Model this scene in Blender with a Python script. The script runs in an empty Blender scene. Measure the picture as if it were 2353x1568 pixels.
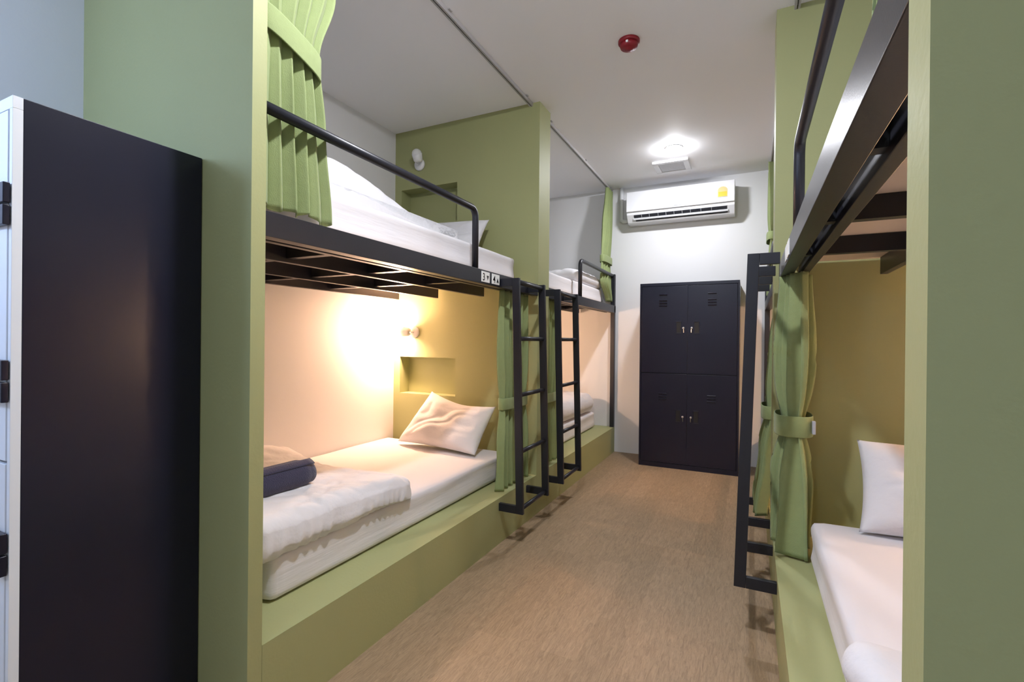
import bpy, bmesh, math, random
from mathutils import Vector, Matrix, noise

SC = bpy.context.scene
COL = SC.collection
random.seed(7)
PI = math.pi

# ------------------------------------------------------------------ measures (metres)
XL, XW = -1.3655, -2.671          # corridor face of the left bunks, wall behind them
XR, XE = 0.11, 1.415              # corridor face of the right bunks, wall behind them
YE, HC, HP = 5.4234, 2.962, 0.28  # end wall, ceiling height, plinth height
L1A, L1B = 0.969, 1.018           # near left partition
L2A, L2B = 3.1925, 3.3964         # middle left partition
R1A, R1B = 0.427, 0.479           # near right partition
R2A, R2B = 2.83, 3.03             # middle right partition

# ------------------------------------------------------------------ materials
def srgb(r, g, b):
    def f(c):
        c /= 255.0
        return c / 12.92 if c <= 0.04045 else ((c + 0.055) / 1.055) ** 2.4
    return (f(r), f(g), f(b), 1.0)

def mat(name, col, rough=0.6, metal=0.0, spec=0.5, bump=None, var=0.0, vscale=3.0, sheen=0.0):
    m = bpy.data.materials.new(name); m.use_nodes = True
    nt = m.node_tree; p = nt.nodes['Principled BSDF']
    p.inputs['Base Color'].default_value = col
    p.inputs['Roughness'].default_value = rough
    p.inputs['Metallic'].default_value = metal
    p.inputs['Specular IOR Level'].default_value = spec
    if sheen: p.inputs['Sheen Weight'].default_value = sheen
    tc = nt.nodes.new('ShaderNodeTexCoord')
    if var:
        n = nt.nodes.new('ShaderNodeTexNoise'); n.inputs['Scale'].default_value = vscale; n.inputs['Detail'].default_value = 4
        mx = nt.nodes.new('ShaderNodeMix'); mx.data_type = 'RGBA'
        c = col
        mx.inputs[6].default_value = (c[0]*(1-var), c[1]*(1-var), c[2]*(1-var), 1)
        mx.inputs[7].default_value = (min(1, c[0]*(1+var)), min(1, c[1]*(1+var)), min(1, c[2]*(1+var)), 1)
        nt.links.new(tc.outputs['Object'], n.inputs['Vector'])
        nt.links.new(n.outputs['Fac'], mx.inputs[0]); nt.links.new(mx.outputs[2], p.inputs['Base Color'])
    if bump:
        sc, st, di, stretch = bump
        n2 = nt.nodes.new('ShaderNodeTexNoise'); n2.inputs['Scale'].default_value = sc; n2.inputs['Detail'].default_value = 5
        mp = nt.nodes.new('ShaderNodeMapping'); mp.inputs['Scale'].default_value = stretch
        b = nt.nodes.new('ShaderNodeBump'); b.inputs['Strength'].default_value = st; b.inputs['Distance'].default_value = di
        nt.links.new(tc.outputs['Object'], mp.inputs['Vector']); nt.links.new(mp.outputs['Vector'], n2.inputs['Vector'])
        nt.links.new(n2.outputs['Fac'], b.inputs['Height']); nt.links.new(b.outputs['Normal'], p.inputs['Normal'])
    return m

def emit(name, col, strength):
    m = bpy.data.materials.new(name); m.use_nodes = True
    nt = m.node_tree
    for n in list(nt.nodes):
        if n.type != 'OUTPUT_MATERIAL': nt.nodes.remove(n)
    e = nt.nodes.new('ShaderNodeEmission'); e.inputs['Color'].default_value = col; e.inputs['Strength'].default_value = strength
    nt.links.new(e.outputs[0], nt.nodes['Material Output'].inputs['Surface'])
    return m

M = {}
M['green'] = mat('olive_paint', srgb(161, 164, 117), 0.55, bump=(90, 0.12, 0.004, (1, 1, 1)), var=0.03, vscale=2.2, spec=0.35)
M['white'] = mat('white_paint', srgb(226, 226, 228), 0.6, bump=(90, 0.08, 0.004, (1, 1, 1)), var=0.01)
M['ceil'] = mat('ceiling_paint', srgb(240, 240, 243), 0.7, bump=(60, 0.05, 0.004, (1, 1, 1)))
M['wall_end'] = mat('end_wall_paint', srgb(224, 224, 226), 0.6, bump=(60, 0.06, 0.004, (1, 1, 1)))
M['black'] = mat('black_powder_coat', srgb(28, 29, 38), 0.38, spec=0.5, bump=(260, 0.10, 0.002, (1, 1, 1)))
M['locker'] = mat('black_locker_enamel', srgb(18, 19, 38), 0.30, spec=0.4, bump=(220, 0.06, 0.002, (1, 1, 1)))
M['locker_glare'] = mat('locker_door_painted_glare', srgb(232, 236, 242), 0.35, spec=0.5)  # bright glare on the left locker front, put into its base colour
M['linen'] = mat('white_bed_linen', srgb(220, 219, 223), 0.8, spec=0.2, bump=(14, 0.35, 0.02, (1, 1, 1)), sheen=0.1)
M['sheet'] = mat('white_fitted_sheet', srgb(220, 218, 222), 0.8, spec=0.2, bump=(9, 0.22, 0.012, (0.5, 0.35, 4.0)), sheen=0.1)
M['towel'] = mat('navy_towel', srgb(58, 58, 82), 0.95, spec=0.1, bump=(260, 0.7, 0.006, (1, 1, 1)), var=0.12, vscale=30, sheen=0.3)
M['curtain'] = mat('green_curtain_cloth', srgb(144, 157, 108), 0.85, spec=0.15, bump=(420, 0.35, 0.003, (1, 1, 0.5)), var=0.07, vscale=40, sheen=0.15)
M['chrome'] = mat('brushed_metal', srgb(190, 192, 196), 0.3, metal=1.0)
M['track'] = mat('white_track', srgb(170, 168, 168), 0.4, spec=0.5)
M['red'] = mat('red_plastic', srgb(128, 14, 30), 0.5, spec=0.5)
M['plastic'] = mat('white_plastic', srgb(226, 227, 231), 0.28, spec=0.5)
M['greyplastic'] = mat('grey_plastic', srgb(176, 178, 184), 0.45)
M['badge'] = mat('grey_badge', srgb(120, 122, 128), 0.4)
M['grille'] = mat('pale_grille', srgb(214, 216, 222), 0.45)
M['dark'] = mat('dark_slot', srgb(34, 36, 44), 0.6)
M['recess'] = mat('handle_recess', srgb(12, 12, 15), 0.5)
M['yellow'] = mat('yellow_sticker', srgb(224, 186, 40), 0.5)
M['paleyellow'] = mat('pale_sticker', srgb(206, 190, 128), 0.5)
M['sign'] = mat('white_sign', srgb(238, 238, 236), 0.5)
M['ink'] = mat('sign_ink', srgb(22, 22, 26), 0.6)
M['board'] = mat('bed_board', srgb(222, 206, 192), 0.75, var=0.03)
M['lampwhite'] = mat('white_lamp_enamel', srgb(232, 232, 234), 0.35)
M['day'] = emit('downlight_glow', (0.93, 0.94, 1.0, 1), 660)
M['day_far'] = emit('far_downlight_glow', (0.93, 0.945, 1.0, 1), 450)
M['rear_fill'] = emit('added_rear_fill_glow', (0.80, 0.92, 1.0, 1), 255)
M['cool'] = emit('cool_globe_glow', (0.44, 0.61, 1.0, 1), 66)
M['warm'] = emit('warm_bulb_glow', (1.0, 0.60, 0.40, 1), 900)
M['warm_low'] = emit('warm_bulb_glow_low', (1.0, 0.60, 0.38, 1), 430)
M['bulb_off'] = mat('unlit_bulb', srgb(225, 225, 225), 0.3)

def floor_material():
    m = bpy.data.materials.new('wood_plank_floor'); m.use_nodes = True
    nt = m.node_tree; p = nt.nodes['Principled BSDF']; L = nt.links.new
    tc = nt.nodes.new('ShaderNodeTexCoord')
    rot = nt.nodes.new('ShaderNodeMapping'); rot.inputs['Rotation'].default_value = (0, 0, PI/2)
    L(tc.outputs['Object'], rot.inputs['Vector'])
    br = nt.nodes.new('ShaderNodeTexBrick')
    br.inputs['Scale'].default_value = 1.0
    br.inputs['Brick Width'].default_value = 0.9; br.inputs['Row Height'].default_value = 0.15
    br.inputs['Mortar Size'].default_value = 0.0016; br.inputs['Mortar Smooth'].default_value = 0.6
    br.offset = 0.37; br.offset_frequency = 2
    br.inputs['Color1'].default_value = srgb(146, 126, 101); br.inputs['Color2'].default_value = srgb(158, 136, 110)
    br.inputs['Mortar'].default_value = srgb(150, 128, 102)
    L(rot.outputs[0], br.inputs['Vector'])
    mp = nt.nodes.new('ShaderNodeMapping'); mp.inputs['Scale'].default_value = (34, 4.5, 1)
    L(tc.outputs['Object'], mp.inputs['Vector'])
    n = nt.nodes.new('ShaderNodeTexNoise'); n.inputs['Scale'].default_value = 2.6; n.inputs['Detail'].default_value = 9; n.inputs['Roughness'].default_value = 0.80
    n.inputs['Distortion'].default_value = 1.2
    L(mp.outputs[0], n.inputs['Vector'])
    rp = nt.nodes.new('ShaderNodeValToRGB'); rp.color_ramp.elements[0].position = 0.36; rp.color_ramp.elements[1].position = 0.64
    rp.color_ramp.elements[0].color = (0.67, 0.645, 0.61, 1); rp.color_ramp.elements[1].color = (1.19, 1.17, 1.13, 1)
    L(n.outputs['Fac'], rp.inputs[0])
    mu = nt.nodes.new('ShaderNodeMix'); mu.data_type = 'RGBA'; mu.blend_type = 'MULTIPLY'; mu.inputs[0].default_value = 1.0
    L(br.outputs['Color'], mu.inputs[6]); L(rp.outputs[0], mu.inputs[7])
    L(mu.outputs[2], p.inputs['Base Color'])
    p.inputs['Roughness'].default_value = 0.5; p.inputs['Specular IOR Level'].default_value = 0.4
    b = nt.nodes.new('ShaderNodeBump'); b.inputs['Strength'].default_value = 0.18; b.inputs['Distance'].default_value = 0.004
    L(n.outputs['Fac'], b.inputs['Height']); L(b.outputs['Normal'], p.inputs['Normal'])
    return m
M['floor'] = floor_material()

# ------------------------------------------------------------------ mesh helpers
def add_box(bm, x0, x1, y0, y1, z0, z1):
    vs = [bm.verts.new(v) for v in ((x0,y0,z0),(x1,y0,z0),(x1,y1,z0),(x0,y1,z0),(x0,y0,z1),(x1,y0,z1),(x1,y1,z1),(x0,y1,z1))]
    for f in ((0,3,2,1),(4,5,6,7),(0,1,5,4),(1,2,6,5),(2,3,7,6),(3,0,4,7)):
        bm.faces.new([vs[i] for i in f])
    return vs

def add_hexa(bm, pts):
    vs = [bm.verts.new(v) for v in pts]
    for f in ((0,3,2,1),(4,5,6,7),(0,1,5,4),(1,2,6,5),(2,3,7,6),(3,0,4,7)):
        bm.faces.new([vs[i] for i in f])

def add_tube(bm, path, r, seg=14, cap=True):
    path = [Vector(p) for p in path]
    rings = []
    for i, p in enumerate(path):
        if i == 0: d = path[1] - p
        elif i == len(path) - 1: d = p - path[i-1]
        else: d = (path[i+1] - p).normalized() + (p - path[i-1]).normalized()
        d.normalize()
        up = Vector((1, 0, 0)) if abs(d.x) < 0.9 else Vector((0, 0, 1))
        a = d.cross(up).normalized(); b = d.cross(a).normalized()
        rr = r[i] if isinstance(r, (list, tuple)) else r
        rings.append([bm.verts.new(p + a*rr*math.cos(2*PI*k/seg) + b*rr*math.sin(2*PI*k/seg)) for k in range(seg)])
    for i in range(len(rings)-1):
        for k in range(seg):
            bm.faces.new((rings[i][k], rings[i][(k+1) % seg], rings[i+1][(k+1) % seg], rings[i+1][k]))
    if cap:
        bm.faces.new(rings[0][::-1]); bm.faces.new(rings[-1])

def add_lathe(bm, prof, origin, axis, seg=28, cap=True):
    """prof: (radius, distance along axis)"""
    ax = Vector(axis).normalized(); o = Vector(origin)
    up = Vector((0, 0, 1)) if abs(ax.z) < 0.9 else Vector((1, 0, 0))
    a = ax.cross(up).normalized(); b = ax.cross(a).normalized()
    rings = []
    for r, h in prof:
        r = max(r, 1e-4)
        rings.append([bm.verts.new(o + ax*h + a*r*math.cos(2*PI*k/seg) + b*r*math.sin(2*PI*k/seg)) for k in range(seg)])
    for i in range(len(rings)-1):
        for k in range(seg):
            bm.faces.new((rings[i][k], rings[i][(k+1) % seg], rings[i+1][(k+1) % seg], rings[i+1][k]))
    if cap:
        bm.faces.new(rings[0][::-1]); bm.faces.new(rings[-1])

def build(name, bm, m, parent=None, bevel=0.0, smooth=False, bseg=2):
    bmesh.ops.recalc_face_normals(bm, faces=bm.faces)
    me = bpy.data.meshes.new(name); bm.to_mesh(me); bm.free()
    me.materials.append(m)
    o = bpy.data.objects.new(name, me); COL.objects.link(o)
    if smooth:
        for p in me.polygons: p.use_smooth = True
    if bevel:
        b = o.modifiers.new('bevel', 'BEVEL'); b.width = bevel; b.segments = bseg; b.limit_method = 'ANGLE'; b.angle_limit = 0.6
        for p in me.polygons: p.use_smooth = True
        w = o.modifiers.new('wn', 'WEIGHTED_NORMAL'); w.keep_sharp = True
    if parent is not None: attach(o, parent)
    return o

def attach(o, parent):
    loc = Vector((0, 0, 0)); p = parent
    while p is not None:
        loc = loc + Vector(p.location); p = p.parent
    o.parent = parent
    o.location = Vector(o.location) - loc

def box(name, x0, x1, y0, y1, z0, z1, m, parent=None, bevel=0.0):
    bm = bmesh.new(); add_box(bm, x0, x1, y0, y1, z0, z1)
    return build(name, bm, m, parent, bevel)

def thing(name, label, cat, loc, group=None):
    o = bpy.data.objects.new(name, None); COL.objects.link(o)
    o.location = loc; o.empty_display_size = 0.1
    tag(o, label, cat, group)
    return o

def tag(o, label, cat, group=None):
    o['label'] = label; o['category'] = cat
    if group: o['group'] = group
    return o

def struct(o):
    o['kind'] = 'structure'; return o

# ------------------------------------------------------------------ the room shell
YB = -2.6
struct(box('floor', XW-0.1, XE+0.1, YB-0.1, YE+0.1, -0.1, 0.0, M['floor']))
struct(box('ceiling', XW-0.1, XE+0.1, YB-0.1, YE+0.1, HC, HC+0.1, M['ceil']))
struct(box('wall_end', XW-0.1, XE+0.1, YE, YE+0.1, 0, HC, M['wall_end']))
struct(box('wall_left', XW-0.1, XW, L1A, YE, 0, HC, M['white']))
struct(box('wall_right', XE, XE+0.1, YB, YE, 0, HC, M['white']))
struct(box('wall_behind', XW-0.1, XE+0.1, YB-0.1, YB, 0, HC, M['white']))
bm = bmesh.new()
add_box(bm, XW-0.1, -2.385, 0.56, L1A, 0, HC)      # pier beside the near partition
add_box(bm, XW-0.1, -2.56, YB, 0.56, 0, HC)
struct(build('wall_near_left', bm, M['white']))

def partition(name, x0, x1, y0, y1, niches=(), face=-1, depth=0.12):
    """wall slab; niches are (xa, xb, za, zb) recesses sunk into the -Y (face=-1) or +Y face"""
    bm = bmesh.new()
    if not niches:
        add_box(bm, x0, x1, y0, y1, 0, HC)
    else:
        if face < 0: fy0, fy1, by0, by1 = y0, y0+depth, y0+depth, y1
        else: fy0, fy1, by0, by1 = y1-depth, y1, y0, y1-depth
        add_box(bm, x0, x1, by0, by1, 0, HC)
        xa, xb = niches[0][0], niches[0][1]
        add_box(bm, x0, xa, fy0, fy1, 0, HC); add_box(bm, xb, x1, fy0, fy1, 0, HC)
        zs = sorted((n[2], n[3]) for n in niches); z = 0.0
        for za, zb in zs:
            add_box(bm, xa, xb, fy0, fy1, z, za); z = zb
        add_box(bm, xa, xb, fy0, fy1, z, HC)
        bmesh.ops.remove_doubles(bm, verts=bm.verts, dist=1e-5)
    return struct(build(name, bm, M['green']))

partition('wall_partition_near_left', XW, XL, L1A, L1B)
partition('wall_partition_middle_left', XW, XL, L2A, L2B, ((-2.605, -2.07, 0.80, 1.103), (-2.575, -2.043, 2.18, 2.479))[0:1] and ((-2.605, -2.06, 0.803, 1.103), (-2.605, -2.06, 2.18, 2.479)))
partition('wall_partition_near_right', XR, XE, R1A, R1B)
partition('wall_partition_middle_right', XR, XE, R2A, R2B, ((0.80, 1.34, 0.803, 1.103), (0.80, 1.34, 2.18, 2.479)))

# ------------------------------------------------------------------ plinths under the bunks
def plinth(label, x0, x1, y0, y1):
    o = box('bed_platform', x0, x1, y0, y1, 0.0, HP, M['green'])
    return tag(o, label, 'bed platform', 'green masonry plinths under the bunks')
plinth('long green plinth under the lower bunk with the navy towel', XW+0.002, XL, L1B+0.001, L2A-0.001)
plinth('green plinth of the far left bunk, ending at the end wall by the black lockers', XW+0.002, XL, L2B+0.001, YE-0.002)
plinth('green plinth under the right-hand lower mattress nearest the camera', XR, XE-0.002, R1B+0.001, R2A-0.001)
plinth('green plinth of the far right bunk behind the right ladder', XR, XE-0.002, R2B+0.001, YE-0.002)

# ------------------------------------------------------------------ steel bunk frames
def arc(c, r, a0, a1, n, fy, fz):
    return [(c[0], c[1] + r*math.cos(a0+(a1-a0)*i/n)*fy, c[2] + r*math.sin(a0+(a1-a0)*i/n)*fz) for i in range(n+1)]

ZB0, ZB1 = 1.567, 1.6475
def bunk_frame(label, s, x0, y0, y1, cross, rail, post=None, plates=()):
    """s=+1: corridor lies towards +X (left bunks); s=-1: right bunks. x0: corridor face of the edge beam"""
    def X(d): return x0 - s*d
    def bx(nm, d0, d1, ya, yb, za, zb, m=M['black'], bev=0.002, par=None):
        a, b = sorted((X(d0), X(d1)))
        return box(nm, a, b, ya, yb, za, zb, m, par, bev)
    t = thing('bunk_bed', label, 'bunk bed', (x0, y0, ZB0), 'black steel frames of the upper bunks')
    bx('edge_beam', 0, 0.05, y0, y1, ZB0, ZB1, par=t)
    longs = (0.082, 0.41, 0.82, 1.205)
    for d in longs:
        bx('long_bar', d, d+0.03, y0+0.05, y1-0.06, 1.570, 1.6495, par=t)
    for yc in cross:
        bm = bmesh.new()
        edges = [0.0505] + [e for d in longs for e in (d-0.0002, d+0.0302)]
        for da, db in zip(edges[0::2], edges[1::2]):
            a, b = sorted((X(da), X(db)))
            add_box(bm, a, b, yc-0.018, yc+0.018, 1.586, 1.6495)
        build('cross_bar', bm, M['black'], t)
    bx('bed_board', 0.055, 1.295, y0+0.01, y1-0.02, 1.6505, 1.662, m=M['board'], bev=0.0, par=t)
    yr0, yr1, free = rail
    xr, zr, r = X(0.028), 1.985, 0.0185
    bm = bmesh.new()
    if free == 'far':
        p = [(xr, yr0, zr)] + arc((xr, yr1-0.05, zr-0.05), 0.05, PI/2, 0, 6, 1, 1) + [(xr, yr1, ZB1-0.01)]
    else:
        p = [(xr, yr1, zr)] + arc((xr, yr0+0.05, zr-0.05), 0.05, PI/2, 0, 6, -1, 1) + [(xr, yr0, ZB1-0.01)]
    add_tube(bm, p, r, 16)
    build('guard_rail', bm, M['black'], t, smooth=True)
    if post:
        bx('post', 0, 0.045, post-0.045, post, HP+0.001, 2.0, par=t)
    for yp, tx in plates:
        pl = bx('number_plate', -0.003, 0, yp, yp+0.093, 1.5785, 1.6385, m=M['sign'], bev=0.0, par=t)
        if tx:
            pl['label'] = 'white number plate with black numeral and arrow'
            glyphs(pl, tx, X(-0.0036), yp, 1.5785, s)
    return t

def glyphs(parent, tx, x, y, z, s):
    cu = bpy.data.curves.new('numeral', 'FONT'); cu.body = tx[0]; cu.size = 0.060; cu.extrude = 0.0004; cu.offset = 0.0005
    to = bpy.data.objects.new('numeral_src', cu)
    dg = bpy.context.evaluated_depsgraph_get()
    COL.objects.link(to); dg.update()
    me = bpy.data.meshes.new_from_object(to.evaluated_get(dg)); COL.objects.unlink(to); bpy.data.objects.remove(to)
    xs = [v.co.x for v in me.vertices]; w = max(xs) - min(xs); x_min = min(xs)
    for v in me.vertices:
        a, b = v.co.x - x_min, v.co.y
        v.co = Vector((0, a*s*0.95, b))
    me.materials.clear(); me.materials.append(M['ink']); me.name = 'numeral'
    o = bpy.data.objects.new('numeral', me); COL.objects.link(o)
    o.location = (x, y + 0.012, z + 0.008); attach(o, parent)
    bm = bmesh.new()
    yc, zc, h = y + 0.068, z + 0.026, 0.013
    if tx[1] == 'v': pts = [(yc-h, zc+h), (yc+h, zc+h), (yc, zc-h)]
    else: pts = [(yc-h, zc-h), (yc+h, zc-h), (yc, zc+h)]
    f = bm.faces.new([bm.verts.new((x, a, b)) for a, b in pts])
    e = bmesh.ops.extrude_face_region(bm, geom=[f])
    for v in e['geom']:
        if isinstance(v, bmesh.types.BMVert): v.co.x += s*0.0006
    build('arrow', bm, M['ink'], parent)

bunk_frame('black steel frame carrying the near left upper bunk, with plates 3 and 4', +1, XL, L1B, L2A, (1.44, 1.93, 2.43), (L1B, 2.351, 'far'),
           plates=((2.375, '3v'), (2.497, '4^')))
bunk_frame('black steel frame of the far left upper bunk, its corner post at the end wall', +1, XL, L2B, YE, (3.85, 4.38, 4.90), (4.227, 5.39, 'near'), post=5.418)
bunk_frame('black steel frame overhead on the right side, seen from below', -1, 0.130, R1B, R2A, (1.05, 1.62, 2.19), (R1B, 2.07, 'far'),
           plates=((2.08, ''), (2.20, '')))
bunk_frame('black steel frame of the far right upper bunk, mostly hidden behind the right ladder', -1, 0.130, R2B, YE, (3.45, 4.0, 4.55), (4.0, 5.39, 'near'), post=5.418)

# ------------------------------------------------------------------ ladders
def ladder(label, s, x0, ya, yb):
    t = thing('bunk_ladder', label, 'ladder', (x0 + s*0.16, ya, 0.205), 'black steel ladders hooked on the bunks')
    db, dt, dep, wid = 0.163, 0.122, 0.046, 0.022
    zb, zt = 0.205, 1.622
    def d(z): return db + (dt-db)*(z-zb)/(zt-zb)
    for y in (ya, yb-wid):
        bm = bmesh.new(); pts = []
        for z in (zb, zt):
            o_, i_ = x0 + s*d(z), x0 + s*(d(z)-dep)
            a, b = sorted((o_, i_))
            pts += [(a, y, z), (b, y, z), (b, y+wid, z), (a, y+wid, z)]
        add_hexa(bm, pts)
        build('stile', bm, M['black'], t, bevel=0.002)
        for z0, z1 in ((zb, zb+0.048), (zt-0.048, zt)):
            zz = (z0+z1)/2
            a, b = sorted((x0 + s*0.0005, x0 + s*(d(zz)-dep)))
            box('bracket', a, b, y, y+wid, z0, z1, M['black'], t, 0.002)
    for k in range(5):
        z = 0.232 + k*(1.598-0.232)/4
        bm = bmesh.new(); xc = x0 + s*(d(z)-dep/2)
        add_tube(bm, [(xc, ya+wid, z), (xc, yb-wid, z)], 0.0135, 14)
        build('rung', bm, M['black'], t, smooth=True)
    return t
ladder('black ladder to the near left upper bunk, beside the number plate 4', +1, XL, 2.612, 3.036)
ladder('black ladder on the far left bunk, just beyond the first left ladder', +1, XL, 3.308, 3.732)
ladder('black ladder on the right side, hung from the near right bunk over the floor', -1, XR, 2.275, 2.70)
ladder('black ladder of the far right bunk, only its lower brackets showing behind the right ladder', -1, XR, 3.06, 3.48)

# ------------------------------------------------------------------ soft furnishings
def soft_box(name, x0, x1, y0, y1, z0, z1, r, n, m, fn=None, parent=None):
    hx, hy, hz = (x1-x0)/2, (y1-y0)/2, (z1-z0)/2
    c = Vector(((x0+x1)/2, (y0+y1)/2, (z0+z1)/2))
    nx, ny, nz = n
    bm = bmesh.new(); cache = {}
    def V(i, j, k):
        key = (i, j, k)
        if key in cache: return cache[key]
        p = Vector(((2*i/nx-1)*hx, (2*j/ny-1)*hy, (2*k/nz-1)*hz))
        q = Vector((max(-hx+r, min(hx-r, p.x)), max(-hy+r, min(hy-r, p.y)), max(-hz+r, min(hz-r, p.z))))
        dd = p - q
        if dd.length > 1e-6: p = q + dd.normalized()*r
        if fn: p = fn(p, p.x/hx, p.y/hy, p.z/hz, c)
        v = bm.verts.new(p + c); cache[key] = v
        return v
    for i in range(nx):
        for j in range(ny):
            bm.faces.new((V(i,j,0), V(i,j+1,0), V(i+1,j+1,0), V(i+1,j,0)))
            bm.faces.new((V(i,j,nz), V(i+1,j,nz), V(i+1,j+1,nz), V(i,j+1,nz)))
    for i in range(nx):
        for k in range(nz):
            bm.faces.new((V(i,0,k), V(i+1,0,k), V(i+1,0,k+1), V(i,0,k+1)))
            bm.faces.new((V(i,ny,k), V(i,ny,k+1), V(i+1,ny,k+1), V(i+1,ny,k)))
    for j in range(ny):
        for k in range(nz):
            bm.faces.new((V(0,j,k), V(0,j,k+1), V(0,j+1,k+1), V(0,j+1,k)))
            bm.faces.new((V(nx,j,k), V(nx,j+1,k), V(nx,j+1,k+1), V(nx,j,k+1)))
    return build(name, bm, m, parent, smooth=True)

def nz3(x, y, z, f, seed=0.0):
    return noise.noise(Vector((x*f + seed, y*f + seed*1.7, z*f - seed)))

def mattress(label, x0, x1, y0, y1, z0, z1, s, seed):
    def fn(p, a, b, c, o):
        w = p + o
        side = max(0.0, s*a - 0.9)*10
        # the fitted sheet is drawn in folds along the open long side
        p.x += s*side*0.0035*min(1.5, max(0.15, (b+1.1)*0.75))*math.sin(46*w.z + 2.2*nz3(w.y, 0, 0, 1.6, seed)) * (0.4 + 0.6*max(0, nz3(w.y, 0, 0, 1.1, seed+3)+0.4))
        p.z += 0.004*nz3(w.x, w.y, 0, 3.5, seed) * (1 if c > 0 else 0)
        return p
    o = soft_box('mattress', x0, x1, y0, y1, z0, z1, 0.028, (26, 60, 14), M['sheet'], fn)
    return tag(o, label, 'mattress', 'white sheeted bunk mattresses')
mattress('white mattress on the lower left bunk carrying the navy towel', XW+0.012, -1.545, 1.18, 3.10, HP+0.001, 0.450, 1, 1.0)
mattress('white mattress on the near left upper bunk behind the long guard rail', XW+0.012, -1.485, 1.06, 3.06, 1.664, 1.825, 1, 2.0)
mattress('white mattress on the far left lower bunk behind the second ladder', XW+0.012, -1.557, 3.52, 5.29, HP+0.001, 0.455, 1, 3.0)
mattress('white mattress on the far left upper bunk by the end wall', XW+0.012, -1.462, 3.50, 5.19, 1.664, 1.812, 1, 4.0)
mattress('white mattress on the right lower bunk beside the green curtain', 0.250, XE-0.012, 0.52, 2.50, HP+0.001, 0.470, -1, 5.0)
mattress('white mattress above the slats of the near right upper bunk', 0.262, XE-0.012, 0.52, 2.60, 1.664, 1.80, -1, 6.0)

def duvet(name, label, x0, x1, y0, y1, z0, z1, fn, n=(60, 60, 12), r=None):
    r = r or (z1-z0)*0.49
    o = soft_box(name, x0, x1, y0, y1, z0, z1, r, n, M['linen'], fn)
    return tag(o, label, 'duvet', 'folded white duvets')

def puff(seed, amp, f=4.5, flat=True):
    def fn(p, a, b, c, o):
        w = p + o
        k = amp*(nz3(w.x, w.y, w.z, f, seed) + 0.5*nz3(w.x, w.y, w.z, f*2.3, seed+5))
        if c > -0.2:
            p.z += k*min(1.0, c+0.2)
            q = nz3(w.x*1.4, w.y + 0.35*nz3(w.x, w.y, 0, 3.0, seed+9), 0, 5.2, seed+4)
            p.z -= 0.0075*max(0.0, 1.0-abs(q)*7.0)*min(1.0, c+0.2)   # sharp creases wandering over the cloth
            # radiating creases running out to the rim
            rim = max(abs(a), abs(b))
            p.z += -0.012*max(0, rim-0.55)*abs(math.sin(26*(w.x+w.y) + 7*nz3(w.x, w.y, 0, 3, seed)))
        return p
    return fn

def lower_left_duvet(p, a, b, c, o):
    w0 = p + o
    p = puff(3.3, 0.010)(p, a, b, c, o)
    if c > -0.3:
        # thick near end thinning to the folded tip; slack bulge by the wall
        p.z += -0.030*max(0, b) + 0.085*math.exp(-((a+0.55)/0.30)**2 - ((b-0.35)/0.75)**2)
        # creases radiating from the open rim
        k = max(0, a-0.25)/0.75
        cr = abs(math.sin(24*w0.y + 10*(1-a) + 5*nz3(w0.x, w0.y, 0, 3.5, 1.5)))
        p.z -= 0.010*k*(1-cr)**2*max(0, nz3(w0.y, 0, 0, 4, 2)+0.6)
    if b > 0: p.y += b*b*(0.06*a + 0.14*max(0, -a))
    w = p + o
    if w.x > -1.585:
        q = min(1.0, (w.x+1.585)/0.05)
        if c < 0.3: p.z -= 0.035*q*(0.75+0.5*nz3(w.y, 0, 0, 5, 2))
        p.x += 0.004*q*math.sin(95*w.y + 14*nz3(w.y, w.z, 0, 4, 1))*max(0, 0.7-c)
    elif (p.z + o.z) < 0.452: p.z = 0.452 - o.z
    return p
duvet('folded_duvet', 'thick folded white duvet under the navy towel on the lower left bunk', -2.645, -1.518, 1.10, 1.95, 0.449, 0.595, lower_left_duvet, (96, 96, 20))

def upper_left_duvet(p, a, b, c, o):
    p = puff(8.1, 0.012)(p, a, b, c, o)
    if c > -0.3:
        k = min(1.0, max(0.0, (1-b)/1.3)); k = k*k*(3-2*k)
        top = 0.07 + 0.93*k
        p.z = -0.155 + (p.z+0.155)*top
        if a > 0.2: p.z = max(-0.15, p.z - 0.14*((a-0.2)/0.8)**2*k)
    return p
duvet('piled_duvet', 'white duvet heaped beside the wall on the near left upper bunk', -2.64, -1.62, 1.08, 2.60, 1.8265, 2.150, upper_left_duvet, (50, 70, 14), 0.11)

def far_upper_duvet(p, a, b, c, o):
    p = puff(4.6, 0.022, 5.0)(p, a, b, c, o)
    if b > 0.8: p.z -= 0.02*(b-0.8)/0.2
    return p
duvet('folded_duvet', 'rumpled white duvet overhanging the end of the far left upper mattress', -2.62, -1.452, 4.35, 5.22, 1.8135, 1.940, far_upper_duvet, (50, 50, 12))
duvet('folded_duvet', 'smooth white duvet at the partition end of the far left upper mattress', -2.62, -1.75, 3.52, 4.33, 1.8135, 1.925, puff(7.7, 0.018), (40, 40, 10))
duvet('folded_duvet', 'plump folded white duvet on the far left lower bunk near the end wall', -2.64, -1.545, 4.20, 5.28, 0.4565, 0.672, puff(9.4, 0.016), (50, 50, 12))
def right_duvet(p, a, b, c, o):
    p = puff(5.9, 0.010)(p, a, b, c, o)
    if a < -0.7: p.x -= 0.012*math.sin(30*(p.y+o.y))
    return p
duvet('folded_duvet', 'folded white duvet at the foot of the right lower mattress, nearest the camera', 0.205, XE-0.02, 0.52, 1.375, 0.4715, 0.570, right_duvet, (50, 50, 10))

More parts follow.
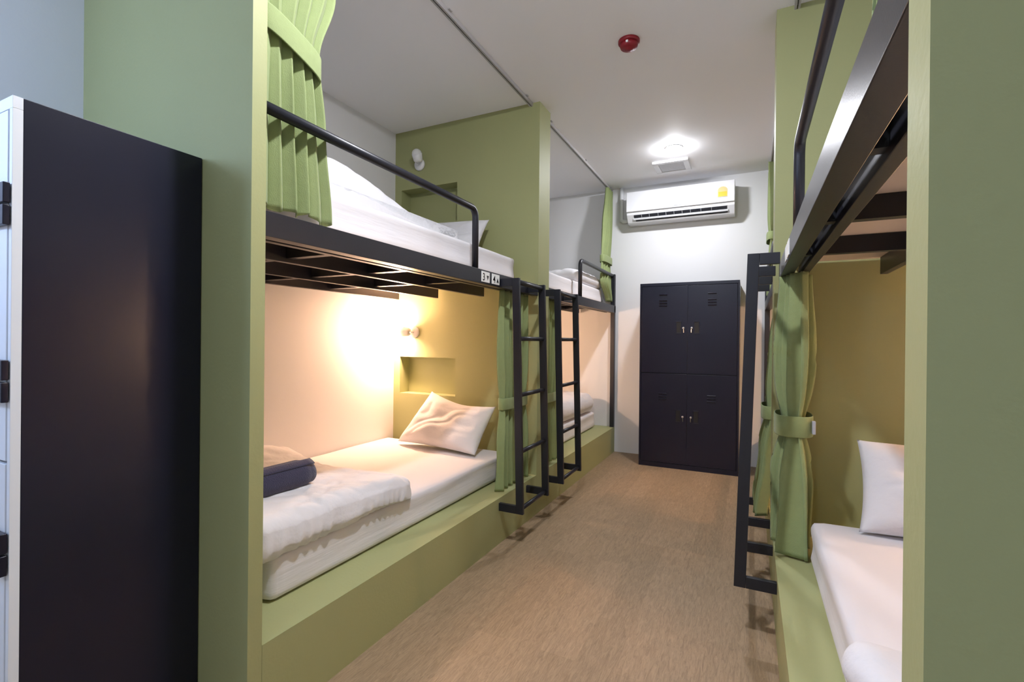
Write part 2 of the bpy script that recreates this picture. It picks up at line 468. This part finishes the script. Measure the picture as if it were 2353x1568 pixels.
def pillow(label, BL, BR, TL, TR, thick, seed, sag=0.0):
    BL, BR, TL, TR = map(Vector, (BL, BR, TL, TR))
    nrm = (BR-BL).cross(TL-BL).normalized()
    N = 56; bm = bmesh.new(); g = [{}, {}]
    for side in (0, 1):
        for i in range(N+1):
            for j in range(N+1):
                u, v = 2*i/N-1, 2*j/N-1
                rim = (i in (0, N)) or (j in (0, N))
                if side and rim: g[1][i, j] = g[0][i, j]; continue
                uu = u*(1-0.05*(1-v*v)*abs(u)); vv = v*(1-0.06*(1-u*u)*abs(v))
                a, b = (uu+1)/2, (vv+1)/2
                p = BL*(1-a)*(1-b) + BR*a*(1-b) + TL*(1-a)*b + TR*a*b
                t = thick/2*(max(0, 1-u**4)**0.6)*(max(0, 1-v**4)**0.6)*(1-0.16*v)
                t += 0.022*nz3(u*1.2, v*1.2, side*3, 1.7, seed) * (1-max(abs(u), abs(v))**4)
                t -= 0.009*abs(math.sin(4.2*(u-1.1*v) + 3.5*nz3(u, v, 0, 1.5, seed)))**4 * (1-abs(u)**3)*(1-abs(v)**3)
                if rim: t = 0.0
                p = p + nrm*t*(1 if side == 0 else -1)
                p.z -= sag*max(0, (v+0.3)/1.3)*(1-abs(u)**1.6)
                g[side][i, j] = bm.verts.new(p)
    for side in (0, 1):
        for i in range(N):
            for j in range(N):
                q = [g[side][i, j], g[side][i+1, j], g[side][i+1, j+1], g[side][i, j+1]]
                bm.faces.new(q if side == 0 else q[::-1])
    o = build('pillow', bm, M['linen'], smooth=True)
    return tag(o, label, 'pillow', 'white bed pillows')
pillow('white pillow slumped against the lamp-lit partition on the lower left bunk', (-2.385, 2.905, 0.475), (-1.655, 2.815, 0.468), (-2.205, 3.085, 0.845), (-1.64, 3.085, 0.765), 0.17, 1.2, 0.035)
pillow('white pillow propped under the upper wall recess on the left bunk', (-2.36, 2.97, 1.84), (-1.73, 2.93, 1.84), (-2.34, 3.10, 2.16), (-1.715, 3.09, 2.125), 0.13, 4.4)
pillow('white pillow standing on the right lower mattress by the yellow-lit wall', (0.405, 2.385, 0.482), (1.12, 2.385, 0.482), (0.435, 2.63, 0.815), (1.12, 2.66, 0.80), 0.18, 8.8)

# rolled towel
t = thing('rolled_towel', 'dark navy towel rolled up on the folded duvet of the lower left bunk', 'towel', (-1.80, 1.33, 0.61))
bm = bmesh.new(); rings = []
path = [(-1.815, 1.02), (-1.815, 1.585), (-1.815, 1.605)]
ax0, ax1, NS, NR = Vector((-1.825, 1.02, 0.645)), Vector((-1.802, 1.568, 0.643)), 30, 36
for i in range(NS+1):
    f = i/NS; p = ax0.lerp(ax1, f)
    e = min(f, 1-f)*NS
    rr = 0.064*(1.0 if e >= 2.5 else (0.80, 0.93, 0.985)[int(e)])
    rings.append([bm.verts.new(p + Vector((math.cos(2*PI*k/NR)*rr*1.10*(1+0.02*nz3(f*3, k*0.4, 0, 1, 2)), 0, math.sin(2*PI*k/NR)*rr*0.96 - 0.002))) for k in range(NR)])
for i in range(NS):
    for k in range(NR):
        bm.faces.new((rings[i][k], rings[i][(k+1) % NR], rings[i+1][(k+1) % NR], rings[i+1][k]))
bm.faces.new(rings[0][::-1]); bm.faces.new(rings[-1])
build('roll', bm, M['towel'], t, smooth=True)
bm = bmesh.new()
def flap_point(f, k): 
    p = ax0.lerp(ax1, 0.01 + 0.975*f); a = 0.75 + 0.55*k
    return p + Vector((math.cos(a)*0.0735, 0, math.sin(a)*0.0645))
fl = [[bm.verts.new(flap_point(i/20, k/6)) for k in range(7)] for i in range(21)]
for i in range(20):
    for k in range(6): bm.faces.new((fl[i][k], fl[i][k+1], fl[i+1][k+1], fl[i+1][k]))
fo = build('edge_flap', bm, M['towel'], t, smooth=True)
sm = fo.modifiers.new('thick', 'SOLIDIFY'); sm.thickness = 0.004

# ------------------------------------------------------------------ curtains
def interp(rows, z):
    """rows from the top down: (z, ya, yb, xc, amp)"""
    if z >= rows[0][0]: return rows[0][1:]
    for a, b in zip(rows, rows[1:]):
        if z >= b[0]:
            f = (a[0]-z)/(a[0]-b[0]); f = f*f*(3-2*f)
            return tuple(a[i]+(b[i]-a[i])*f for i in range(1, 5))
    return rows[-1][1:]

def curtain(label, rows, folds, tie, seed, hem=0.0, clip=None, tilt=0.0, tie_h=0.075):
    zt, zb = rows[0][0], rows[-1][0]
    ya, yb, xc, amp = interp(rows, zt)
    t = thing('bunk_curtain', label, 'curtain', (xc, (ya+yb)/2, zb), 'green cloth bunk curtains')
    NU, NV = folds*16, 64
    bm = bmesh.new(); g = []
    for j in range(NV+1):
        z = zt + (zb-zt)*j/NV
        row = []
        y0, y1, xc, amp = interp(rows, z)
        for i in range(NU+1):
            u = i/NU
            wob = 0.9*nz3(u*3, z*0.9, 0, 1.0, seed) + 0.25*nz3(u*6, z*2.5, 0, 1.0, seed+2)
            ph = 2*PI*folds*u + 1.6*wob + 0.8*math.sin(7*u+seed)
            w = math.sin(ph); w = math.copysign(abs(w)**0.95, w)
            aa = amp*(0.80+0.55*nz3(u*4, 0, z*0.7, 1.0, seed+7)) * (1 if not tie else 1-0.35*math.exp(-((z-tie)/0.10)**2))
            x = xc + aa*w
            y = y0+(y1-y0)*u + 0.07*(y1-y0)/folds*math.sin(2*ph)
            zz = z + (hem*nz3(u*5, 0, 0, 1.0, seed) if j == NV else 0)
            row.append(bm.verts.new((x, y, zz)))
        g.append(row)
    for j in range(NV):
        for i in range(NU):
            bm.faces.new((g[j][i], g[j][i+1], g[j+1][i+1], g[j+1][i]))
    o = build('fabric', bm, M['curtain'], t, smooth=True)
    sm = o.modifiers.new('thick', 'SOLIDIFY'); sm.thickness = 0.003
    # hem band at the foot
    if tie:
        y0, y1, xc, amp = interp(rows, tie)
        cy, ry, rx = (y0+y1)/2, (y1-y0)/2+0.010, amp*1.12+0.010
        bm = bmesh.new(); NR = 48; rings = []
        for zz in (-tie_h/2, -tie_h/2+0.004, 0, tie_h/2-0.004, tie_h/2):
            ring = []
            k = 0.985 if abs(zz) > tie_h/2-0.003 else 1.0
            for q in range(NR):
                a = 2*PI*q/NR; ca, sa = math.cos(a), math.sin(a)
                ca = math.copysign(abs(ca)**0.7, ca); sa = math.copysign(abs(sa)**0.7, sa)
                ring.append(bm.verts.new((xc + rx*sa*k, cy + ry*ca*k, tie + zz - tilt*ca)))
            rings.append(ring)
        for a in range(len(rings)-1):
            for q in range(NR):
                bm.faces.new((rings[a][q], rings[a][(q+1) % NR], rings[a+1][(q+1) % NR], rings[a+1][q]))
        o = build('tie_band', bm, M['curtain'], t, smooth=True)
        sm = o.modifiers.new('thick', 'SOLIDIFY'); sm.thickness = 0.004
        if clip:
            cx, cy2, cz = clip
            c = box('tie_clip', cx-0.007, cx+0.007, cy2-0.012, cy2+0.012, cz-0.03, cz+0.03, M['greyplastic'], t, 0.003)
            c['label'] = 'grey metal clip closing the tie band'
    return t

curtain('green curtain tied back high at the front of the near left upper bunk',
        ((2.93, 1.035, 1.46, -1.436, 0.022), (2.55, 1.03, 1.350, -1.436, 0.022), (2.27, 1.05, 1.272, -1.432, 0.020), (2.0, 1.04, 1.300, -1.432, 0.020), (1.675, 1.035, 1.330, -1.432, 0.022)),
        5, 2.262, 1.3, hem=0.03, tilt=0.038, tie_h=0.085)
curtain('green curtain by the lower left pillow, hanging behind the first ladder',
        ((1.566, 2.715, 3.17, -1.432, 0.030), (1.2, 2.715, 3.16, -1.432, 0.032), (0.83, 2.755, 3.12, -1.430, 0.028), (0.55, 2.72, 3.14, -1.430, 0.038), (0.285, 2.715, 3.17, -1.436, 0.045)),
        6, 0.835, 4.1)
curtain('narrow green curtain between the two left ladders on the far lower bunk',
        ((1.566, 3.42, 3.79, -1.432, 0.028), (1.2, 3.42, 3.77, -1.432, 0.028), (0.80, 3.44, 3.73, -1.430, 0.022), (0.55, 3.42, 3.77, -1.430, 0.03), (0.288, 3.42, 3.80, -1.432, 0.034)),
        5, 0.80, 2.6, clip=(-1.44, 3.745, 0.79))
curtain('green curtain tied beside the air conditioner on the far left upper bunk',
        ((2.93, 5.19, 5.405, -1.420, 0.026), (2.5, 5.11, 5.40, -1.425, 0.034), (2.14, 5.05, 5.39, -1.425, 0.026), (1.90, 5.02, 5.395, -1.425, 0.036), (1.69, 5.225, 5.395, -1.415, 0.034)),
        5, 2.135, 6.2)
curtain('large green curtain beside the right lower pillow, half lit yellow by the lamp',
        ((1.566, 2.50, 2.80, 0.194, 0.062), (1.2, 2.50, 2.80, 0.194, 0.080), (0.87, 2.54, 2.78, 0.188, 0.062), (0.6, 2.50, 2.80, 0.184, 0.080), (0.290, 2.47, 2.80, 0.175, 0.078)),
        5, 0.865, 8.4, clip=(0.262, 2.555, 0.865), tie_h=0.095)
curtain('dark shaded green curtain of the far right lower bunk behind the right ladder',
        ((1.566, 3.06, 3.42, 0.178, 0.045), (1.2, 3.06, 3.40, 0.150, 0.050), (0.85, 3.08, 3.34, 0.122, 0.045), (0.6, 3.09, 3.40, 0.105, 0.055), (0.262, 3.09, 3.46, 0.062, 0.045)),
        5, 0.85, 5.3, hem=0.02)
curtain('thin strip of green curtain right of the air conditioner',
        ((2.93, 5.08, 5.40, 0.170, 0.030), (2.5, 5.08, 5.40, 0.170, 0.034), (2.2, 5.10, 5.39, 0.175, 0.028), (1.70, 5.10, 5.395, 0.172, 0.036)),
        5, 2.25, 3.9)
curtain('light green curtain tip glimpsed behind the overhead right frame',
        ((2.93, 0.50, 0.98, 0.200, 0.028), (2.5, 0.50, 0.90, 0.200, 0.034), (2.2, 0.52, 0.80, 0.196, 0.03), (1.70, 0.50, 0.93, 0.192, 0.036)),
        6, 2.25, 7.1, hem=0.03)

# ceiling tracks
def track(label, x, y0, y1):
    t = thing('curtain_track', label, 'curtain track', (x, y0, HC-0.026), 'white curtain tracks on the ceiling')
    bm = bmesh.new()
    add_box(bm, x-0.013, x-0.009, y0, y1, HC-0.024, HC); add_box(bm, x+0.009, x+0.013, y0, y1, HC-0.024, HC)
    add_box(bm, x-0.009, x+0.009, y0, y1, HC-0.004, HC)
    add_box(bm, x-0.009, x-0.003, y0, y1, HC-0.024, HC-0.021); add_box(bm, x+0.003, x+0.009, y0, y1, HC-0.024, HC-0.021)
    build('rail', bm, M['track'], t)
    n = max(2, int((y1-y0)/0.6))
    for k in range(n):
        y = y0 + 0.12 + (y1-y0-0.24)*k/(n-1)
        bm = bmesh.new(); add_box(bm, x+0.013, x+0.026, y-0.014, y+0.014, HC-0.006, HC)
        build('bracket', bm, M['track'], t, bevel=0.001)
track('grey curtain track crossing the ceiling over the near left upper bunk', -1.432, L1B, L2A)
track('grey curtain track over the far left bunk, running to the end wall', -1.425, L2B, YE)
track('short end of curtain track above the near right bunk', 0.200, R1B, R2A)
track('curtain track above the far right bunk beside the air conditioner', 0.172, R2B, YE)

# ------------------------------------------------------------------ reading spotlights
def spotlight(label, x, ywall, z, face, aim, on, off=(0, 0, 0)):
    """face: direction of the wall normal along Y; aim: direction of the head"""
    t = thing('wall_spotlight', label, 'wall lamp', (x, ywall, z), 'small white reading spotlights')
    n = Vector((0, face, 0))
    bm = bmesh.new(); add_lathe(bm, ((0.048, 0.0), (0.048, 0.012), (0.044, 0.019), (0.014, 0.022)), (x, ywall, z), n)
    build('wall_base', bm, M['lampwhite'], t, smooth=True)
    pv = Vector((x, ywall, z)) + n*0.058
    bm = bmesh.new(); add_tube(bm, [Vector((x, ywall, z)) + n*0.018, pv], 0.008, 12)
    build('arm', bm, M['lampwhite'], t, smooth=True)
    a = Vector(aim).normalized()
    hc = pv + a*0.055 + Vector(off)
    bm = bmesh.new()
    add_lathe(bm, ((0.013, -0.052), (0.028, -0.048), (0.036, -0.038), (0.039, -0.010), (0.042, 0.014), (0.039, 0.014), (0.031, -0.010), (0.004, -0.012)), hc, a, 28, cap=False)
    h = build('head', bm, M['lampwhite'], t, smooth=True)
    bm = bmesh.new()
    add_lathe(bm, [(0.039*math.sin(PI*i/12), -0.039*math.cos(PI*i/12)) for i in range(13)], hc + a*(0.040 if on else 0.012), a, 24, cap=False)
    b = build('bulb', bm, M[on] if on else M['bulb_off'], h, smooth=True)
    if on: b['label'] = 'glowing warm bulb'
    return t
spotlight('lit white spotlight above the wall recess of the lower left bunk', -2.455, L2A, 1.305, -1, (-1, -0.25, 0.06), 'warm')
spotlight('unlit white spotlight above the upper wall recess on the left', -2.418, L2A, 2.665, -1, (0.05, -0.5, 1.0), False, (0.030, 0.0, -0.005))
spotlight('lit spotlight over the far left lower bunk, hidden behind the partition', -2.455, L2B, 1.305, 1, (-1, 0.25, 0.06), 'warm')
spotlight('lit spotlight over the right lower pillow, hidden behind the near partition', 1.20, R2A, 1.305, -1, (1, -0.25, 0.06), 'warm_low')
spotlight('lit spotlight over the far right lower bunk, hidden behind the partition', 1.20, R2B, 1.305, 1, (1, 0.25, 0.06), 'warm')

# ------------------------------------------------------------------ ceiling fittings
def downlight(label, x, y, glow='day'):
    t = thing('ceiling_light', label, 'ceiling light', (x, y, HC), 'round ceiling lights')
    bm = bmesh.new(); add_lathe(bm, ((0.076, 0), (0.076, 0.002), (0.073, 0.0045), (0.066, 0.0045), (0.066, 0.002)), (x, y, HC), (0, 0, -1), 36, cap=False)
    build('trim_ring', bm, M['plastic'], t, smooth=True)
    bm = bmesh.new(); add_lathe(bm, [(0.064*math.cos(PI/2*i/6), 0.004 + 0.022*math.sin(PI/2*i/6)) for i in range(7)], (x, y, HC), (0, 0, -1), 32, cap=False)
    d = build('diffuser', bm, M[glow], t, smooth=True)
    d['label'] = 'glowing white diffuser'
downlight('bright round ceiling light just before the square vent', -0.62, 4.46, 'day_far')
downlight('round ceiling light over the corridor between the near partitions', -0.62, 1.25)
downlight('unseen round ceiling light added behind the photographer', -0.62, -1.6, 'rear_fill')  # added out of view to brighten the ceiling and the camera-side partition faces

t = thing('smoke_detector', 'red round smoke detector on the ceiling over the corridor', 'smoke detector', (-0.635, 2.765, HC))
bm = bmesh.new(); add_lathe(bm, ((0.060, 0), (0.060, 0.012), (0.056, 0.018), (0.048, 0.018)), (-0.635, 2.765, HC), (0, 0, -1), 32)
build('base', bm, M['red'], t, smooth=True)
bm = bmesh.new(); add_lathe(bm, ((0.050, 0.018), (0.050, 0.030), (0.046, 0.040), (0.034, 0.046), (0.024, 0.047), (0.021, 0.053), (0.006, 0.055)), (-0.635, 2.765, HC), (0, 0, -1), 32)
build('sensor_cap', bm, M['red'], t, smooth=True)
bm = bmesh.new(); add_box(bm, -0.641, -0.629, 2.713, 2.719, HC-0.034, HC-0.022)
i = build('indicator', bm, M['plastic'], t); i['label'] = 'tiny white indicator'

t = thing('ceiling_vent', 'square white vent in the ceiling above the air conditioner', 'vent', (-0.69, 4.89, HC))
bm = bmesh.new(); xa, xb, ya, yb, zz = -0.855, -0.53, 4.73, 5.055, HC-0.022
for a in ((xa, xb, ya, ya+0.05), (xa, xb, yb-0.05, yb), (xa, xa+0.05, ya+0.05, yb-0.05), (xb-0.05, xb, ya+0.05, yb-0.05)):
    add_box(bm, a[0], a[1], a[2], a[3], zz, HC)
build('frame', bm, M['plastic'], t, bevel=0.004)
bm = bmesh.new()
add_box(bm, xa+0.05, xb-0.05, ya+0.05, yb-0.05, HC-0.012, HC-0.0005)
for k in range(14):
    y = ya + 0.060 + k*(yb-ya-0.120)/13
    add_box(bm, xa+0.055, xb-0.055, y-0.005, y+0.005, HC-0.0155, HC-0.012)
build('grille', bm, M['grille'], t)

# ------------------------------------------------------------------ air conditioner
AX0, AX1 = -1.207, -0.145
t = thing('air_conditioner', 'white wall-mounted air conditioner above the black lockers', 'air conditioner', (-0.676, YE, 2.52))
def extr(name, prof, x0, x1, m, parent, bevel=0.0):
    bm = bmesh.new()
    a = [bm.verts.new((x0, y, z)) for y, z in prof]; b = [bm.verts.new((x1, y, z)) for y, z in prof]
    n = len(prof)
    bm.faces.new(a[::-1]); bm.faces.new(b)
    for i in range(n): bm.faces.new((a[i], a[(i+1) % n], b[(i+1) % n], b[i]))
    return build(name, bm, m, parent, bevel)
extr('body', ((YE-0.001, 2.525), (YE-0.001, 2.843), (5.232, 2.843), (5.222, 2.640), (5.2245, 2.606), (5.2855, 2.530), (5.312, 2.5225)), AX0, AX1, M['plastic'], t, 0.006)
extr('front_panel', ((5.232, 2.848), (5.209, 2.848), (5.200, 2.636), (5.222, 2.633)), AX0+0.001, AX1-0.001, M['plastic'], t, 0.005)
def slope(q, off):   # point along the lower sloping face from (5.2265,2.612) to (5.300,2.522)
    y = 5.2245 + (5.2855-5.2245)*q; z = 2.606 + (2.530-2.606)*q
    return (y - 0.78*off, z - 0.62*off)
o = extr('air_outlet', (slope(0.05, 0.001), slope(0.05, 0.004), slope(0.40, 0.004), slope(0.40, 0.001)), -1.13, -0.215, M['dark'], t)
o = extr('air_outlet', (slope(0.62, 0.001), slope(0.62, 0.004), slope(0.80, 0.004), slope(0.80, 0.001)), -1.115, -0.21, M['dark'], t)
extr('air_vane', (slope(0.42, 0.002), slope(0.42, 0.010), slope(0.60, 0.012), slope(0.60, 0.002)), -1.14, -0.205, M['plastic'], t, 0.001)
for x in (-1.05, -0.97, -0.88, -0.80, -0.72, -0.64, -0.56, -0.46, -0.36):
    extr('deflector', (slope(0.05, 0.004), slope(0.05, 0.008), slope(0.40, 0.008), slope(0.40, 0.004)), x, x+0.004, M['greyplastic'], t)
def pane(name, x0, x1, z0, z1, m, off=0.0012, arch=False):
    bm = bmesh.new()
    def P(x, z):
        f = (z-2.636)/(2.848-2.636); return (x, 5.2000 + 0.009*f - off, z)
    pts = [(x0, z0), (x1, z0)]
    if arch:
        xc, r = (x0+x1)/2, (x1-x0)/2
        pts += [(xc + r*math.cos(PI*i/12), z1 - r*0.9 + r*0.9*math.sin(PI*i/12)) for i in range(13)]
    else: pts += [(x1, z1), (x0, z1)]
    f = bm.faces.new([bm.verts.new(P(*p)) for p in pts])
    e = bmesh.ops.extrude_face_region(bm, geom=[f])
    for v in e['geom']:
        if isinstance(v, bmesh.types.BMVert): v.co.y += off*0.9
    return build(name, bm, m, t)
o = pane('energy_label', -0.300, -0.210, 2.682, 2.790, M['paleyellow'], 0.0012, True); o['label'] = 'pale arched energy sticker'
o = pane('energy_label_panel', -0.294, -0.216, 2.690, 2.738, M['yellow'], 0.0020); o['label'] = 'yellow lower panel of the sticker'
o = pane('energy_label_band', -0.294, -0.216, 2.683, 2.689, M['greyplastic'], 0.0020)
o = pane('badge', -0.715, -0.635, 2.650, 2.658, M['badge'], 0.0015); o['label'] = 'small grey badge'
bm = bmesh.new(); add_tube(bm, [(-1.205, 5.385, 2.585), (-1.28, 5.388, 2.585), (-1.30, 5.39, 2.60), (-1.302, 5.39, 2.80), (-1.302, 5.39, HC)], 0.022, 14)
o = build('pipe', bm, M['plastic'], t, smooth=True); o['label'] = 'white pipe running up to the ceiling'

# ------------------------------------------------------------------ lockers
def locker(label, x0, x1, y0, y1, h, body_m, door_m, mid, hinges=False):
    t = thing('locker', label, 'locker', ((x0+x1)/2, (y0+y1)/2, 0))
    bm = bmesh.new()
    add_box(bm, x0, x1, y0+0.020, y1, 0.0, h)
    build('cabinet_body', bm, body_m, t, bevel=0.0018)
    bm = bmesh.new()
    add_box(bm, x0, x1, y0, y0+0.020, h-0.030, h); add_box(bm, x0, x1, y0, y0+0.020, 0, 0.045)
    add_box(bm, x0, x0+0.016, y0, y0+0.020, 0.045, h-0.030); add_box(bm, x1-0.016, x1, y0, y0+0.020, 0.045, h-0.030)
    xm = (x0+x1)/2
    add_box(bm, xm-0.006, xm+0.006, y0+0.004, y0+0.020, 0.045, h-0.030)
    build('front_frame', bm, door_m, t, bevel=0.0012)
    for zi, (za, zb) in enumerate(((0.049, mid-0.004), (mid+0.004, h-0.034))):
        for si, (xa, xb) in enumerate(((x0+0.019, xm-0.002), (xm+0.002, x1-0.019))):
            sgn = 1 if si == 0 else -1            # handle sits on the meeting side
            bm = bmesh.new(); add_box(bm, xa, xb, y0-0.002, y0+0.018, za, zb)
            xc = (xa+xb)/2 + (-0.01 if si == 0 else -0.0)
            top = zb - 0.085
            zs = (top, top-0.058, top-0.084, top-0.110) if zi else (top-0.115, top-0.142, top-0.170)
            for z in zs:                            # pressed louvres
                add_hexa(bm, [(xc-0.038, y0-0.0025, z-0.006), (xc+0.038, y0-0.0025, z-0.006), (xc+0.038, y0, z-0.006), (xc-0.038, y0, z-0.006),
                              (xc-0.038, y0-0.0105, z+0.004), (xc+0.038, y0-0.0105, z+0.004), (xc+0.038, y0, z+0.010), (xc-0.038, y0, z+0.010)])
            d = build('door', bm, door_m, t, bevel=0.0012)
            ze = xm - sgn*0.082
            zc = (za+zb)/2 + (0.02 if zi else 0.03)
            hb = bmesh.new()
            a, b = sorted((ze-0.026, ze+0.026))
            add_box(hb, a, b, y0-0.006, y0-0.002, zc-0.062, zc-0.054); add_box(hb, a, b, y0-0.006, y0-0.002, zc+0.054, zc+0.062)
            add_box(hb, a, a+0.006, y0-0.006, y0-0.002, zc-0.054, zc+0.054); add_box(hb, b-0.006, b, y0-0.006, y0-0.002, zc-0.054, zc+0.054)
            hnd = build('handle', hb, body_m, d, bevel=0.0008)
            box('handle_cup', a+0.007, b-0.007, y0-0.0032, y0-0.002, zc-0.053, zc+0.053, M['recess'], d)
            lb = bmesh.new(); add_lathe(lb, ((0.0105, 0), (0.0105, 0.007), (0.008, 0.010), (0.002, 0.0105)), (ze + sgn*0.044, y0-0.002, zc-0.005), (0, -1, 0), 18)
            lk = build('lock', lb, M['chrome'], d, smooth=True); lk['label'] = 'small round metal lock'
            if zi or True:
                kb = bmesh.new(); add_tube(kb, [(ze + sgn*0.046, y0-0.013, zc-0.016), (ze + sgn*0.047, y0-0.010, zc-0.050)], 0.003, 8)
                build('key', kb, M['chrome'], d)
            if hinges and si == 1:
                pass
    if hinges:
        for z in (0.715, 1.135, 1.565):
            for dz in (-0.027, 0.027):
                bm = bmesh.new(); add_box(bm, x1-0.075, x1-0.0005, y0-0.016, y0-0.0025, z+dz-0.0245, z+dz+0.0245)
                o = build('hinge', bm, body_m, t, bevel=0.002); o['label'] = 'black hinge block'
    return t
locker('tall black four-door metal locker against the white end wall', -1.0009, -0.0869, 4.9645, YE-0.002, 1.83, M['locker'], M['locker'], 0.935)
locker('tall black locker at the left with its side turned to the corridor and doors coloured pale for the glare on them', -2.372, -1.608, 0.515, L1A-0.002, 1.83, M['locker'], M['locker_glare'], 0.935, hinges=True)

# lamp standing in front of the left locker, outside the frame: the bluish light on the locker doors
lx, ly, lz = -2.02, -0.25, 1.96
t = thing('floor_lamp', 'slim black floor lamp with a bluish globe, standing before the left locker doors', 'floor lamp', (lx, ly, 0))
bm = bmesh.new(); add_lathe(bm, ((0.15, 0.001), (0.15, 0.014), (0.14, 0.020), (0.02, 0.026)), (lx, ly, 0), (0, 0, 1), 36)
build('base', bm, M['black'], t, smooth=True)
bm = bmesh.new(); add_tube(bm, [(lx, ly, 0.02), (lx, ly, lz-0.10)], 0.012, 14)
build('pole', bm, M['black'], t, smooth=True)
bm = bmesh.new(); add_lathe(bm, ((0.014, -0.115), (0.040, -0.105), (0.048, -0.080), (0.044, -0.080)), (lx, ly, lz), (0, 0, 1), 28)
build('socket', bm, M['black'], t, smooth=True)
bm = bmesh.new(); add_lathe(bm, [(0.09*math.sin(PI*i/16), -0.09*math.cos(PI*i/16)) for i in range(17)], (lx, ly, lz), (0, 0, 1), 32, cap=False)
build('globe', bm, M['cool'], t, smooth=True)

# ------------------------------------------------------------------ world, camera, view
w = bpy.data.worlds.new('dim_room_air'); SC.world = w; w.use_nodes = True
w.node_tree.nodes['Background'].inputs[0].default_value = (0.5, 0.55, 0.6, 1)
w.node_tree.nodes['Background'].inputs[1].default_value = 0.05

F = 1110.88
yaw, pit, rol = (math.radians(a) for a in (26.1969, -0.0754, -0.5517))
f = Vector((-math.sin(yaw)*math.cos(pit), math.cos(yaw)*math.cos(pit), math.sin(pit)))
r = Vector((math.cos(yaw), math.sin(yaw), 0)); u = r.cross(f)
r2 = r*math.cos(rol) - u*math.sin(rol); u2 = r*math.sin(rol) + u*math.cos(rol)
cam = bpy.data.cameras.new('camera'); co = bpy.data.objects.new('camera', cam); COL.objects.link(co)
mw = Matrix(((r2.x, u2.x, -f.x, 0), (r2.y, u2.y, -f.y, 0), (r2.z, u2.z, -f.z, 1.246), (0, 0, 0, 1)))
co.matrix_world = mw
cam.sensor_fit = 'HORIZONTAL'; cam.sensor_width = 36.0; cam.lens = F/2353*36.0
cam.clip_start = 0.02; cam.clip_end = 60
SC.camera = co

SC.view_settings.view_transform = 'Standard'
SC.view_settings.look = 'None'
SC.view_settings.gamma = 1.0
SC.view_settings.exposure = 0.75
SC.view_settings.use_curve_mapping = False
SC.cycles.max_bounces = 10
SC.cycles.diffuse_bounces = 6
SC.cycles.sample_clamp_indirect = 8.0
